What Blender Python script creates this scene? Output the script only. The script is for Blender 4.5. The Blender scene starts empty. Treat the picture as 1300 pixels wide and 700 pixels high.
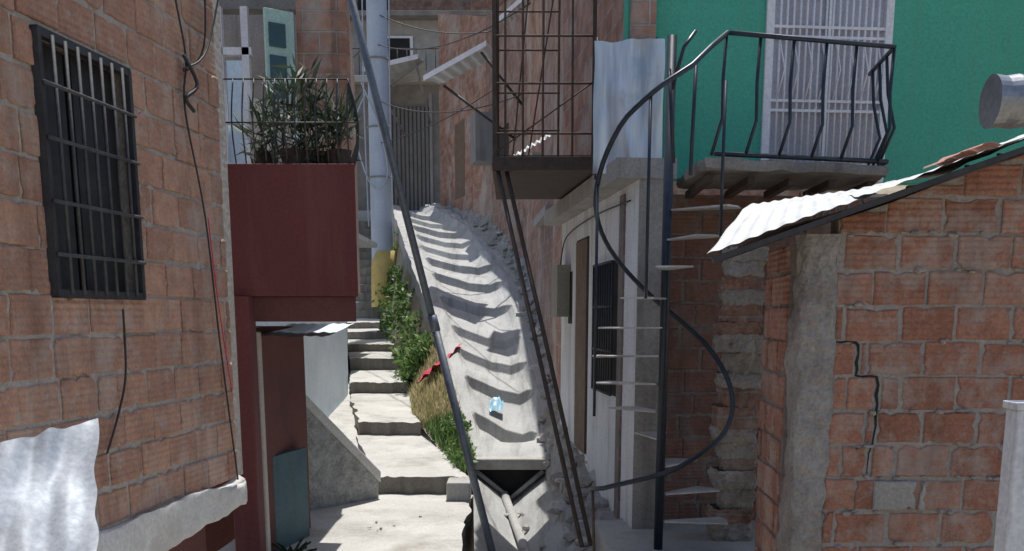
import bpy, math, random
from mathutils import Vector, noise
random.seed(7)
S=bpy.context.scene
COL=S.collection
R=random.uniform

# ------------------------------------------------------------ helpers
def group(name):
    e=bpy.data.objects.new(name,None); COL.objects.link(e); e.empty_display_size=.2
    return e
def mesh(name,verts,faces,mat=None,parent=None,smooth=False,attr=None):
    me=bpy.data.meshes.new(name)
    me.from_pydata([tuple(v) for v in verts],[],faces); me.update()
    uv=me.uv_layers.new(name='UVMap')
    for p in me.polygons:
        n=p.normal
        flat=abs(n.z)>.8
        t=None if flat else Vector((-n.y,n.x,0)).normalized()
        for li in p.loop_indices:
            co=me.vertices[me.loops[li].vertex_index].co
            uv.data[li].uv=(co.x,co.y) if flat else (co.dot(t),co.z)
        p.use_smooth=smooth
    if attr:
        a=me.attributes.new('bc','FLOAT','FACE')
        for i,v in enumerate(attr): a.data[i].value=v
    if mat: me.materials.append(mat)
    o=bpy.data.objects.new(name,me); COL.objects.link(o)
    if parent: o.parent=parent
    return o
BF=[(0,3,2,1),(4,5,6,7),(0,1,5,4),(1,2,6,5),(2,3,7,6),(3,0,4,7)]
def hexa(name,b,t,mat,parent=None,bevel=0):
    """b,t: 4 bottom / 4 top corners, counter-clockwise seen from above"""
    o=mesh(name,list(b)+list(t),BF,mat,parent)
    if bevel:
        m=o.modifiers.new('b','BEVEL'); m.width=bevel; m.segments=2; m.limit_method='ANGLE'
    return o
def box(name,x0,x1,y0,y1,z0,z1,mat,parent=None,bevel=0):
    b=[(x0,y0,z0),(x1,y0,z0),(x1,y1,z0),(x0,y1,z0)]
    t=[(x0,y0,z1),(x1,y0,z1),(x1,y1,z1),(x0,y1,z1)]
    return hexa(name,b,t,mat,parent,bevel)
def wall(name,p0,p1,z0,z1,t,mat,parent=None,z0b=None,z1b=None,bevel=0):
    """vertical wall: visible face on the line p0-p1, thickness t to the LEFT of p0->p1"""
    z0b=z0 if z0b is None else z0b; z1b=z1 if z1b is None else z1b
    d=Vector((p1[0]-p0[0],p1[1]-p0[1])).normalized(); n=Vector((-d.y,d.x))*t
    a=(p0[0],p0[1]);b=(p1[0],p1[1]);c=(p1[0]+n.x,p1[1]+n.y);e=(p0[0]+n.x,p0[1]+n.y)
    B=[(*a,z0),(*b,z0b),(*c,z0b),(*e,z0)]; T=[(*a,z1),(*b,z1b),(*c,z1b),(*e,z1)]
    if t<0: B=B[::-1];T=T[::-1]
    return hexa(name,B,T,mat,parent,bevel)
def tubes(name,paths,r,mat,parent=None,n=8,smooth=True):
    V=[];F=[]
    for path in paths:
        pts=[Vector(p) for p in path]; base=len(V)
        t0=(pts[1]-pts[0]).normalized()
        u=t0.orthogonal().normalized()
        for i,p in enumerate(pts):
            if i==0: t=t0
            elif i==len(pts)-1: t=(pts[i]-pts[i-1]).normalized()
            else:
                t=((pts[i]-pts[i-1]).normalized()+(pts[i+1]-pts[i]).normalized())
                t=t.normalized() if t.length>1e-6 else t0
            u=(u-t*u.dot(t)); u=u.normalized() if u.length>1e-6 else t.orthogonal().normalized()
            w=t.cross(u)
            for k in range(n):
                a=2*math.pi*k/n
                V.append(p+(u*math.cos(a)+w*math.sin(a))*r)
        for i in range(len(pts)-1):
            for k in range(n):
                a=base+i*n+k;b=base+i*n+(k+1)%n
                F.append((a,b,b+n,a+n))
        F.append(tuple(base+k for k in range(n))[::-1])
        F.append(tuple(base+(len(pts)-1)*n+k for k in range(n)))
    return mesh(name,V,F,mat,parent,smooth)
def sag(a,b,s,n=16):
    a=Vector(a);b=Vector(b)
    return [a.lerp(b,i/n)-Vector((0,0,s*4*(i/n)*(1-i/n))) for i in range(n+1)]
def spline(pts,n=6):
    P=[Vector(p) for p in pts]; out=[]
    for i in range(len(P)-1):
        p0=P[max(i-1,0)];p1=P[i];p2=P[i+1];p3=P[min(i+2,len(P)-1)]
        for k in range(n):
            t=k/n
            out.append(.5*((2*p1)+(p2-p0)*t+(2*p0-5*p1+4*p2-p3)*t*t+(3*p1-p0-3*p2+p3)*t**3))
    out.append(P[-1]); return out
def grid(name,fn,nu,nv,mat,parent=None,smooth=True):
    V=[];F=[]
    for j in range(nv+1):
        for i in range(nu+1): V.append(fn(i/nu,j/nv))
    for j in range(nv):
        for i in range(nu):
            a=j*(nu+1)+i; F.append((a,a+1,a+nu+2,a+nu+1))
    return mesh(name,V,F,mat,parent,smooth)
def nz(x,y,z=0,s=1): return noise.noise(Vector((x*s,y*s,z*s)))
def interp(tab,x):
    if x<=tab[0][0]: return tab[0][1:]
    for a,b in zip(tab,tab[1:]):
        if x<=b[0]:
            t=(x-a[0])/(b[0]-a[0]); return tuple(p+(q-p)*t for p,q in zip(a[1:],b[1:]))
    return tab[-1][1:]

# ------------------------------------------------------------ materials
def base_mat(name):
    m=bpy.data.materials.new(name); m.use_nodes=True
    nt=m.node_tree; return m,nt,nt.nodes['Principled BSDF']
def N(nt,t,**k):
    n=nt.nodes.new(t)
    for a,b in k.items(): setattr(n,a,b)
    return n
def c4(c): return (c[0],c[1],c[2],1)
def mixc(nt,fac,a,b,mode='MIX'):
    m=N(nt,'ShaderNodeMix',data_type='RGBA',blend_type=mode)
    for s,v in ((0,fac),(6,a),(7,b)):
        if hasattr(v,'is_linked') or isinstance(v,bpy.types.NodeSocket): nt.links.new(v,m.inputs[s])
        else: m.inputs[s].default_value=v if s==0 else c4(v)
    return m.outputs[2]
def noiz(nt,vec,scale,detail=6,lo=.35,hi=.65,rough=.6):
    t=N(nt,'ShaderNodeTexNoise'); t.inputs['Scale'].default_value=scale
    t.inputs['Detail'].default_value=detail; t.inputs['Roughness'].default_value=rough
    nt.links.new(vec,t.inputs['Vector'])
    r=N(nt,'ShaderNodeMapRange'); r.inputs[1].default_value=lo; r.inputs[2].default_value=hi
    nt.links.new(t.outputs['Fac'],r.inputs[0]); return r.outputs[0]
def surf(name,c1,c2,scale=2,rough=.85,bump=.4,metal=0,stain=None,stain_amt=.6,streak=False,fine=45,bd=.01,axis=(5,5,.45)):
    m,nt,b=base_mat(name); L=nt.links
    tc=N(nt,'ShaderNodeTexCoord').outputs['Object']
    col=mixc(nt,noiz(nt,tc,scale),c1,c2)
    f=noiz(nt,tc,fine,4,.3,.7)
    col=mixc(nt,.35,col,mixc(nt,f,tuple(x*.6 for x in c1),tuple(min(1,x*1.25) for x in c2)))
    if stain:
        v=tc
        if streak:
            mp=N(nt,'ShaderNodeMapping'); mp.inputs['Scale'].default_value=axis; L.new(tc,mp.inputs[0]); v=mp.outputs[0]
        s=noiz(nt,v,1.3 if not streak else 1.0,9,.5,.72,.7)
        mm=N(nt,'ShaderNodeMath',operation='MULTIPLY'); L.new(s,mm.inputs[0]); mm.inputs[1].default_value=stain_amt
        col=mixc(nt,mm.outputs[0],col,stain)
    L.new(col,b.inputs['Base Color'])
    b.inputs['Roughness'].default_value=rough; b.inputs['Metallic'].default_value=metal
    if bump:
        t=N(nt,'ShaderNodeTexNoise'); t.inputs['Scale'].default_value=fine*.5; t.inputs['Detail'].default_value=8
        L.new(tc,t.inputs['Vector'])
        bp=N(nt,'ShaderNodeBump'); bp.inputs['Strength'].default_value=bump; bp.inputs['Distance'].default_value=bd
        L.new(t.outputs['Fac'],bp.inputs['Height']); L.new(bp.outputs[0],b.inputs['Normal'])
    return m
def brickgeo(name,dark,light,smear=(.36,.31,.27),sm=.5):
    m,nt,b=base_mat(name); L=nt.links
    tc=N(nt,'ShaderNodeTexCoord').outputs['Object']
    at=N(nt,'ShaderNodeAttribute',attribute_name='bc').outputs['Fac']
    col=mixc(nt,at,dark,light)
    col=mixc(nt,noiz(nt,tc,7,6,.4,.8),col,tuple(x*.62 for x in dark))
    col=mixc(nt,.3,col,mixc(nt,noiz(nt,tc,60,3),dark,tuple(x*1.3 for x in light)))
    for sc,lo,a in ((2.2,.49,sm),(9,.52,sm*.8)):
        s=noiz(nt,tc,sc,10,lo,lo+.13,.75)
        mm=N(nt,'ShaderNodeMath',operation='MULTIPLY'); L.new(s,mm.inputs[0]); mm.inputs[1].default_value=a
        col=mixc(nt,mm.outputs[0],col,smear)
    mp=N(nt,'ShaderNodeMapping'); mp.inputs['Scale'].default_value=(3,3,.5); L.new(tc,mp.inputs[0])
    s=noiz(nt,mp.outputs[0],1,8,.47,.77,.7)
    mm=N(nt,'ShaderNodeMath',operation='MULTIPLY'); L.new(s,mm.inputs[0]); mm.inputs[1].default_value=.7
    col=mixc(nt,mm.outputs[0],col,tuple(x*.45 for x in dark))
    L.new(col,b.inputs['Base Color']); b.inputs['Roughness'].default_value=.9
    w=N(nt,'ShaderNodeTexWave',bands_direction='Z'); w.inputs['Scale'].default_value=9; w.inputs['Distortion'].default_value=.6
    L.new(tc,w.inputs['Vector'])
    t=N(nt,'ShaderNodeTexNoise'); t.inputs['Scale'].default_value=30; t.inputs['Detail'].default_value=8; L.new(tc,t.inputs['Vector'])
    ad=N(nt,'ShaderNodeMath',operation='MULTIPLY_ADD'); L.new(w.outputs['Fac'],ad.inputs[0]); ad.inputs[1].default_value=.3; L.new(t.outputs['Fac'],ad.inputs[2])
    bp=N(nt,'ShaderNodeBump'); bp.inputs['Strength'].default_value=.8; bp.inputs['Distance'].default_value=.018
    L.new(ad.outputs[0],bp.inputs['Height']); L.new(bp.outputs[0],b.inputs['Normal'])
    return m
def bricktex(name,dark,light,mortar,patch=(.4,.36,.32),pa=.6,lo=.5):
    m,nt,b=base_mat(name); L=nt.links
    uv=N(nt,'ShaderNodeTexCoord').outputs['UV']; tc=N(nt,'ShaderNodeTexCoord').outputs['Object']
    dn=N(nt,'ShaderNodeTexNoise'); dn.inputs['Scale'].default_value=5; L.new(tc,dn.inputs['Vector'])
    vm=N(nt,'ShaderNodeVectorMath',operation='MULTIPLY_ADD'); L.new(dn.outputs['Color'],vm.inputs[0]); vm.inputs[1].default_value=(.03,.03,0); L.new(uv,vm.inputs[2])
    br=N(nt,'ShaderNodeTexBrick'); L.new(vm.outputs[0],br.inputs['Vector'])
    br.inputs['Color1'].default_value=c4(dark); br.inputs['Color2'].default_value=c4(light); br.inputs['Mortar'].default_value=c4(mortar)
    br.inputs['Scale'].default_value=1; br.inputs['Brick Width'].default_value=.32; br.inputs['Row Height'].default_value=.2
    br.inputs['Mortar Size'].default_value=.012; br.inputs['Mortar Smooth'].default_value=.3
    col=mixc(nt,noiz(nt,tc,4,8,.4,.75),br.outputs['Color'],tuple(x*.55 for x in dark))
    s=noiz(nt,tc,.9,10,lo,lo+.12,.7)
    mm=N(nt,'ShaderNodeMath',operation='MULTIPLY'); L.new(s,mm.inputs[0]); mm.inputs[1].default_value=pa
    col=mixc(nt,mm.outputs[0],col,patch)
    L.new(col,b.inputs['Base Color']); b.inputs['Roughness'].default_value=.92
    bp=N(nt,'ShaderNodeBump'); bp.inputs['Strength'].default_value=.8; bp.inputs['Distance'].default_value=.015; bp.invert=True
    t=N(nt,'ShaderNodeTexNoise'); t.inputs['Scale'].default_value=18; t.inputs['Detail'].default_value=8; L.new(tc,t.inputs['Vector'])
    ad=N(nt,'ShaderNodeMath',operation='MULTIPLY_ADD'); L.new(t.outputs['Fac'],ad.inputs[0]); ad.inputs[1].default_value=.8; L.new(br.outputs['Fac'],ad.inputs[2])
    L.new(ad.outputs[0],bp.inputs['Height']); L.new(bp.outputs[0],b.inputs['Normal'])
    return m
def leafmat(name,a,b_,c):
    m,nt,b=base_mat(name); L=nt.links
    at=N(nt,'ShaderNodeAttribute',attribute_name='bc').outputs['Fac']
    r=N(nt,'ShaderNodeValToRGB'); L.new(at,r.inputs[0])
    r.color_ramp.elements[0].color=c4(a); r.color_ramp.elements[1].color=c4(c)
    e=r.color_ramp.elements.new(.6); e.color=c4(b_)
    L.new(r.outputs[0],b.inputs['Base Color']); b.inputs['Roughness'].default_value=.55
    tr=N(nt,'ShaderNodeBsdfTranslucent'); L.new(r.outputs[0],tr.inputs[0])
    mx=N(nt,'ShaderNodeMixShader'); mx.inputs[0].default_value=.35
    L.new(b.outputs[0],mx.inputs[1]); L.new(tr.outputs[0],mx.inputs[2])
    L.new(mx.outputs[0],nt.nodes['Material Output'].inputs[0]); return m

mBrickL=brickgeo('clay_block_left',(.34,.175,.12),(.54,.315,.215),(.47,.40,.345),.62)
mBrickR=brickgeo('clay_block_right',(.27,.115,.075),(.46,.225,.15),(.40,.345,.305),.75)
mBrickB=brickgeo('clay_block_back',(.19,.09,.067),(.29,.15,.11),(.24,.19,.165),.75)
mMortar=surf('mortar',(.36,.315,.275),(.49,.44,.39),6,.95,.9,bd=.03)
mMortarR=surf('mortar_right',(.28,.25,.225),(.4,.36,.33),6,.95,.9,bd=.03)
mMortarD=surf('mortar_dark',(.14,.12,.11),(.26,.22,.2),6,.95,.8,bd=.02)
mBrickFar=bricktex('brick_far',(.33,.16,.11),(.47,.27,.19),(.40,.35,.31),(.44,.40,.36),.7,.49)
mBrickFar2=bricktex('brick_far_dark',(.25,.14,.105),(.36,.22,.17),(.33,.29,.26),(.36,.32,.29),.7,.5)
mConc=surf('concrete',(.33,.325,.31),(.46,.455,.435),1.3,.92,.6,stain=(.19,.18,.165),stain_amt=.8)
mChute=surf('chute_concrete',(.34,.34,.33),(.46,.46,.445),1.1,.93,.5,stain=(.15,.145,.13),stain_amt=.8,streak=True,axis=(4.5,.55,.4),bd=.015)
mConcL=surf('concrete_light',(.40,.39,.36),(.54,.53,.495),1.2,.9,.5,stain=(.24,.22,.19),stain_amt=.85)
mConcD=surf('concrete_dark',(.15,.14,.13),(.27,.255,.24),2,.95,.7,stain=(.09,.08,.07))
mConcS=surf('concrete_stained',(.27,.255,.235),(.41,.39,.365),2,.95,.8,stain=(.13,.11,.095),streak=True)
mConcG=surf('grey_render',(.33,.335,.34),(.47,.47,.47),1.2,.9,.5,stain=(.2,.19,.18),stain_amt=.7,streak=True)
mBeam=surf('beam_plaster',(.52,.5,.47),(.66,.64,.61),3,.9,.5,stain=(.33,.29,.25),stain_amt=.8)
mDirt=surf('dirt',(.22,.185,.13),(.38,.32,.24),1.5,1,.8,bd=.03)
mRed=surf('maroon_paint',(.105,.026,.027),(.145,.036,.036),1.1,.8,.35,stain=(.19,.09,.08),stain_amt=.45,streak=True)
mRedD=surf('maroon_dark',(.10,.034,.03),(.15,.052,.045),2,.85,.3,stain=(.07,.04,.033),streak=True)
mGreen=surf('green_paint',(.07,.37,.26),(.09,.44,.31),.8,.9,.3,stain=(.13,.3,.23),stain_amt=.5,streak=True)
mWhite=surf('white_paint',(.6,.61,.64),(.76,.77,.8),1.4,.85,.45,stain=(.3,.27,.24),stain_amt=.75,streak=True)
mWhiteG=surf('white_gate',(.72,.7,.74),(.82,.8,.84),3,.5,.1,stain=(.5,.46,.44),stain_amt=.5,streak=True)
mPale=surf('pale_blue_plaster',(.55,.68,.82),(.68,.79,.9),1.2,.85,.4,stain=(.42,.48,.54),stain_amt=.5)
mNavy=surf('navy_steel',(.010,.015,.026),(.025,.035,.052),8,.4,.1,metal=.2)
mBlack=surf('black_steel',(.02,.02,.024),(.045,.045,.05),9,.55,.2)
mDark=surf('dark_interior',(.012,.012,.013),(.025,.024,.024),2,.9,0)  # near-black; shade inside openings and hollows put into the colour
mRust=surf('rusty_steel',(.06,.044,.038),(.12,.08,.063),9,.85,.5)
mRustD=surf('rusty_dark',(.045,.035,.031),(.09,.062,.05),9,.85,.5)
mZinc=surf('zinc_roof',(.44,.46,.47),(.62,.63,.64),2.5,.6,.25,metal=.2,stain=(.3,.26,.23),stain_amt=.6)
mPoleM=surf('pole_blue_grey',(.40,.46,.55),(.5,.56,.65),1.5,.6,.15,stain=(.33,.36,.4),streak=True)
mPipe=surf('grey_pipe',(.10,.115,.14),(.17,.19,.22),4,.45,.15,metal=.3)
mYel=surf('yellow_paint',(.5,.36,.1),(.6,.46,.16),5,.8,.4,stain=(.3,.24,.15),stain_amt=.8)
mBeige=surf('beige_pipe',(.42,.36,.3),(.52,.46,.39),3,.6,.2,stain=(.25,.2,.17),streak=True)
mTeal=surf('teal_paint',(.045,.095,.115),(.07,.14,.16),3,.7,.2,stain=(.05,.06,.06),streak=True)
mMint=surf('mint_paint',(.42,.6,.52),(.52,.7,.62),3,.6,.2)
mGrey=surf('grey_paint',(.2,.2,.2),(.28,.28,.28),3,.7,.2,stain=(.12,.11,.1),streak=True)
mBox=surf('meter_box_paint',(.22,.22,.18),(.28,.28,.24),3,.6,.2)
mTile=surf('terracotta',(.36,.17,.12),(.5,.28,.21),9,.85,.5,stain=(.6,.55,.5),stain_amt=.8)
mCable=surf('cable',(.015,.015,.017),(.03,.03,.03),5,.6,0)
mWood=surf('wood',(.13,.085,.06),(.22,.15,.105),7,.9,.5,streak=True,stain=(.08,.06,.045))
mRedCloth=surf('red_cloth',(.45,.02,.06),(.6,.04,.1),6,.8,.2)
mBlueP=surf('blue_plastic',(.25,.55,.75),(.5,.75,.88),9,.35,.1)
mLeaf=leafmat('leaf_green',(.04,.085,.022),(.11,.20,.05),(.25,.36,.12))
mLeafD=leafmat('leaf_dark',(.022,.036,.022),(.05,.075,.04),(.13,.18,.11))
mDry=leafmat('dry_grass',(.36,.3,.15),(.55,.48,.28),(.34,.37,.15))
def galv():
    m,nt,b=base_mat('galvanised'); L=nt.links
    tc=N(nt,'ShaderNodeTexCoord').outputs['Object']
    mp=N(nt,'ShaderNodeMapping'); mp.inputs['Scale'].default_value=(7,7,.7); L.new(tc,mp.inputs[0])
    c=mixc(nt,noiz(nt,mp.outputs[0],1.2,8,.3,.7,.6),(.34,.37,.41),(.8,.82,.86))  # pale vertical streaks paint highlights and reflections into the metal colour
    c=mixc(nt,noiz(nt,tc,3,9,.55,.75),c,(.3,.3,.3))
    L.new(c,b.inputs['Base Color']); b.inputs['Metallic'].default_value=.6; b.inputs['Roughness'].default_value=.38
    return m
mGalv=galv()

# ------------------------------------------------------------ brick panels
def bricks(name,o,d,L,z0,z1,nrm,mat,parent,ztop=None,openings=(),bw=.32,bh=.2,prot=.014,crack=None,seed=1):
    rnd=random.Random(seed); V=[];F=[];A=[]
    d=Vector(d).normalized(); nrm=Vector(nrm).normalized()
    rows=int((z1-z0)/bh)+1
    for r in range(rows):
        zb=z0+r*bh; za=min(zb+bh,z1)
        if za-zb<.03: continue
        off=(r%2)*bw*.5+rnd.uniform(-.05,.05)
        u=-bw*1.3+off
        while u<L:
            w_=bw*rnd.choice((1,1,1,1,.97,1.04,.62 if rnd.random()<.25 else 1))
            ua,ub=max(u,0),min(u+w_,L); u+=w_
            if ub<=ua: continue
            segs=[(ua,ub)]
            for (ou0,ou1,oz0,oz1) in openings:
                zc=(zb+za)/2
                if oz0<zc<oz1:
                    ns=[]
                    for a,b in segs:
                        if b<=ou0 or a>=ou1: ns.append((a,b))
                        else:
                            if a<ou0: ns.append((a,ou0))
                            if b>ou1: ns.append((ou1,b))
                    segs=ns
            if crack:
                uc=crack((zb+za)/2)
                if uc is not None:
                    ns=[]
                    for a,b in segs:
                        if b<=uc-.012 or a>=uc+.012: ns.append((a,b))
                        else:
                            if a<uc-.012: ns.append((a,uc-.012))
                            if b>uc+.012: ns.append((uc+.012,b))
                    segs=ns
            for a,b in segs:
                zt=za
                if ztop: zt=min(za,ztop((a+b)/2))
                if b-a<.04 or zt-zb<.04: continue
                g=.006+rnd.uniform(-.003,.009); a+=g;b-=g; zz0=zb+.006+rnd.uniform(-.003,.010); zz1=zt-.006-rnd.uniform(-.003,.010)
                p=prot+rnd.uniform(-.004,.008); k=len(V)
                n_=7; ring=[]
                cs=((a,zz0),(b,zz0),(b,zz1),(a,zz1))
                for e_ in range(4):
                    q0=cs[e_];q1=cs[(e_+1)%4]; m_=n_ if e_%2==0 else 5
                    for s_ in range(m_):
                        t_=s_/m_; ring.append((q0[0]+(q1[0]-q0[0])*t_,q0[1]+(q1[1]-q0[1])*t_))
                cx_,cz_=(a+b)/2,(zz0+zz1)/2; M_=len(ring)
                jit=[(rnd.uniform(-.004,.003)-(.016 if rnd.random()<.08 else 0)) for _ in ring]
                tl=rnd.uniform(-.004,.004); tl2=rnd.uniform(-.003,.003)
                for dep,ins in ((-.02,0),(p-.006,0),(p,.008)):
                    for (uu,zz),j in zip(ring,jit):
                        sx=1 if uu>cx_ else -1; sz=1 if zz>cz_ else -1
                        x=uu+sx*(j-ins)*(1 if abs(uu-cx_)>(b-a)*.49 else 0); zv=zz+sz*(j-ins)*(1 if abs(zz-cz_)>(zz1-zz0)*.49 else 0)
                        dd_=dep+(0 if dep<0 else tl*(uu-cx_)/(b-a)+tl2*(zz-cz_)/(zz1-zz0))
                        V.append((o[0]+d.x*x+nrm.x*dd_,o[1]+d.y*x+nrm.y*dd_,zv))
                fs=[tuple(range(k+2*M_,k+3*M_))]
                for q in (0,M_):
                    for i in range(M_):
                        i2=(i+1)%M_; fs.append((k+q+i,k+q+i2,k+q+M_+i2,k+q+M_+i))
                c=rnd.random(); c=c*c*.6+c*.4
                F+=fs; A+=[c]*len(fs)
    return mesh(name,V,F,mat,parent,attr=A)
def leaves(name,blobs,n,size,mat,parent=None,asp=.45,seed=3,up=.2):
    rnd=random.Random(seed);V=[];F=[];A=[]
    for i in range(n):
        c,r=blobs[rnd.randrange(len(blobs))]
        while True:
            q=Vector((rnd.uniform(-1,1),rnd.uniform(-1,1),rnd.uniform(-1,1)))
            if q.length<1: break
        p=Vector((c[0]+q.x*r[0],c[1]+q.y*r[1],c[2]+q.z*r[2]))
        t=Vector((rnd.gauss(0,1),rnd.gauss(0,1),rnd.gauss(up,1))).normalized(); s=size*rnd.uniform(.5,1.3)
        w=t.orthogonal().normalized(); w=(w*math.cos(i)+t.cross(w)*math.sin(i))*s*asp
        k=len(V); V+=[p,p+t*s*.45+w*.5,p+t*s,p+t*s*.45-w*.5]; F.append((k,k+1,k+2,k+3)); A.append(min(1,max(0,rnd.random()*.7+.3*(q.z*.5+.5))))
    return mesh(name,V,F,mat,parent,attr=A)
def blades(name,fn,n,h,mat,parent=None,seed=4,w=.012,lean=.5):
    rnd=random.Random(seed);V=[];F=[];A=[]
    for i in range(n):
        p=Vector(fn(rnd)); a=rnd.uniform(0,6.28); hh=h*rnd.uniform(.4,1.3); l=rnd.uniform(0,lean)*hh
        dx,dy=math.cos(a),math.sin(a); sx,sy=-dy*w,dx*w; k=len(V)
        V+=[p+Vector((-sx,-sy,0)),p+Vector((sx,sy,0)),p+Vector((dx*l*.4+sx*.7,dy*l*.4+sy*.7,hh*.6)),p+Vector((dx*l*.4-sx*.7,dy*l*.4-sy*.7,hh*.6)),p+Vector((dx*l,dy*l,hh))]
        F+=[(k,k+1,k+2,k+3),(k+3,k+2,k+4)]; c=rnd.random(); A+=[c,c]
    return mesh(name,V,F,mat,parent,attr=A)
def rocks(name,fn,n,smin,smax,mat,parent=None,seed=5):
    import bmesh
    rnd=random.Random(seed);V=[];F=[]
    bm=bmesh.new(); bmesh.ops.create_icosphere(bm,subdivisions=1,radius=1); bv=[v.co.copy() for v in bm.verts]; bf=[tuple(v.index for v in f.verts) for f in bm.faces]; bm.free()
    for i in range(n):
        p=Vector(fn(rnd)); s=rnd.uniform(smin,smax); sc=Vector((rnd.uniform(.7,1.4),rnd.uniform(.7,1.4),rnd.uniform(.3,.8)))*s
        k=len(V)
        for v in bv:
            q=1+rnd.uniform(-.25,.25)
            V.append(p+Vector((v.x*sc.x,v.y*sc.y,v.z*sc.z))*q)
        F+=[tuple(k+j for j in f) for f in bf]
    return mesh(name,V,F,mat,parent)

# ------------------------------------------------------------ ground
GT=[(-400,-14),(-30,-4),(5,-3.0),(12,-3.0),(18,-2.4),(24,-1.6),(30,-.8),(34,.8),(38,2.6),(60,9),(120,22),(400,40)]
def gfn(u,v):
    a=(u*2-1); x=math.copysign(abs(a)**2.2*400,a)
    b=(v*2-1); y=15+math.copysign(abs(b)**2.2*380,b)
    z=interp([(p[0],p[1]) for p in GT],y)[0]
    if abs(x)>8: z+=nz(x*.05,y*.05)*2
    return (x,y,z)
grid('ground',gfn,60,80,mDirt)

# ------------------------------------------------------------ concrete stairs
st=group('concrete_stairs')
steps=[
 (11.5,-1.80,14.7,-1.70,-1.55,-.50,-2.25,-1.15),
 (14.7,-1.50,18.7,-1.40,-2.20,-1.32,-2.95,-1.85),
 (18.7,-1.19,21.4,-1.12,-2.95,-1.85,-3.35,-2.25),
 (21.4,-.875,23.7,-.83,-3.35,-2.25,-3.75,-2.7),
 (23.7,-.65,26,-.6,-3.75,-2.7,-4.15,-3.1),
 (26,-.41,28.3,-.36,-4.15,-3.1,-4.55,-3.5),
 (28.3,-.19,30,-.1,-4.55,-3.5,-4.9,-3.8)]
for i in range(12):
    y=30+i*.33; z=.12+i*.255
    steps.append((y,z,y+.33,z,-5.2,-4.0,-5.2,-4.0))
mRiser=surf('shaded_riser',(.16,.145,.125),(.27,.25,.215),2,.95,.7,stain=(.1,.085,.065),streak=True)  # riser shade painted into the colour, darker than the treads, with streaks
def slab(name,yn,zn,yf,zf,a,b,c,d,mat,par,dep=.75):
    """subdivided, worn step"""
    nu,nv=24,max(3,int((yf-yn)/.2)); V=[];F=[]
    for j in range(nv+1):
        v=j/nv
        for i in range(nu+1):
            u=i/nu; x=(a+(c-a)*v)*(1-u)+(b+(d-b)*v)*u; y=yn+(yf-yn)*v; z=zn+(zf-zn)*v+.014*nz(x*2,y*2,zn*3)
            if j==0: y+=.05*nz(x*7,yn*3); z-=.03*abs(nz(x*6,yn))
            if i in(0,nu): x+=.06*nz(y*3,x); z-=.03*abs(nz(y*5,x))
            V.append((x,y,z))
    for j in range(nv):
        for i in range(nu):
            q=j*(nu+1)+i; F.append((q,q+1,q+nu+2,q+nu+1))
    nt_=len(F)
    def skirt(idx):
        k=len(V)
        for q in idx: V.append((V[q][0],V[q][1],V[q][2]-dep))
        for i in range(len(idx)-1): F.append((idx[i],k+i,k+i+1,idx[i+1]))
    skirt(list(range(nu+1))); skirt([j*(nu+1) for j in range(nv,-1,-1)]); skirt([j*(nu+1)+nu for j in range(nv+1)])
    o=mesh(name,V,F,mat,par); o.data.materials.append(mRiser)
    for p in o.data.polygons[nt_:]: p.material_index=1
    return o
for i,s in enumerate(steps): slab(f'step_{i}',*s,mConcL,st)
slab('bottom_landing',2.0,-2.15,11.5,-2.0,-2.6,-.55,-2.6,-.45,mConcL,st,1.0)
box('landing_kerb_block',-.72,-.46,11.05,11.45,-2.1,-1.8,mConc,st,.02)
box('upper_landing',-6.2,-1.9,33.96,36.5,2.2,3.28,mConc,st,.03)
rocks('step_crumbs',lambda r:(r.uniform(-1.4,-.6),r.uniform(9.5,11.4),-2.02),14,.008,.022,mConc,st,seed=31)
sp=group('footpath')
tab=[(11.6,-3.0,-1.56,-1.98),(14.7,-3.6,-2.22,-1.72),(18.7,-4.6,-2.95,-1.42),(24,-5.4,-3.8,-.86),(30,-6.2,-4.9,-.15),(34,-6.8,-5.2,3.0)]
def pf(u,v):
    y=11.6+22.4*v; xl,xr,z=interp(tab,y); x=xl+(xr-xl)*u
    return (x,y,z+.03*nz(x*1.5,y*1.5)+(1-u)*.05)
grid('path_surface',pf,8,60,mConcL,sp)

# parapet beside the stairs
pw=group('stair_parapet_wall')
mStone=surf('rough_stone',(.2,.2,.195),(.46,.46,.44),9,.95,1,stain=(.12,.11,.1),bd=.04)
hexa('parapet_body',[(-2.25,10.45,-2.2),(-1.48,11.25,-2.2),(-1.62,11.47,-2.2),(-2.4,10.72,-2.2)],
     [(-2.25,10.45,-.74),(-1.48,11.25,-1.8),(-1.62,11.47,-1.8),(-2.4,10.72,-.74)],mStone,pw,.02)
hexa('parapet_cap',[(-2.27,10.42,-.73),(-1.45,11.23,-1.83),(-1.68,11.6,-1.83),(-2.5,10.84,-.73)],
     [(-2.27,10.42,-.60),(-1.45,11.23,-1.70),(-1.68,11.6,-1.70),(-2.5,10.84,-.60)],mBeam,pw,.015)

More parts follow.
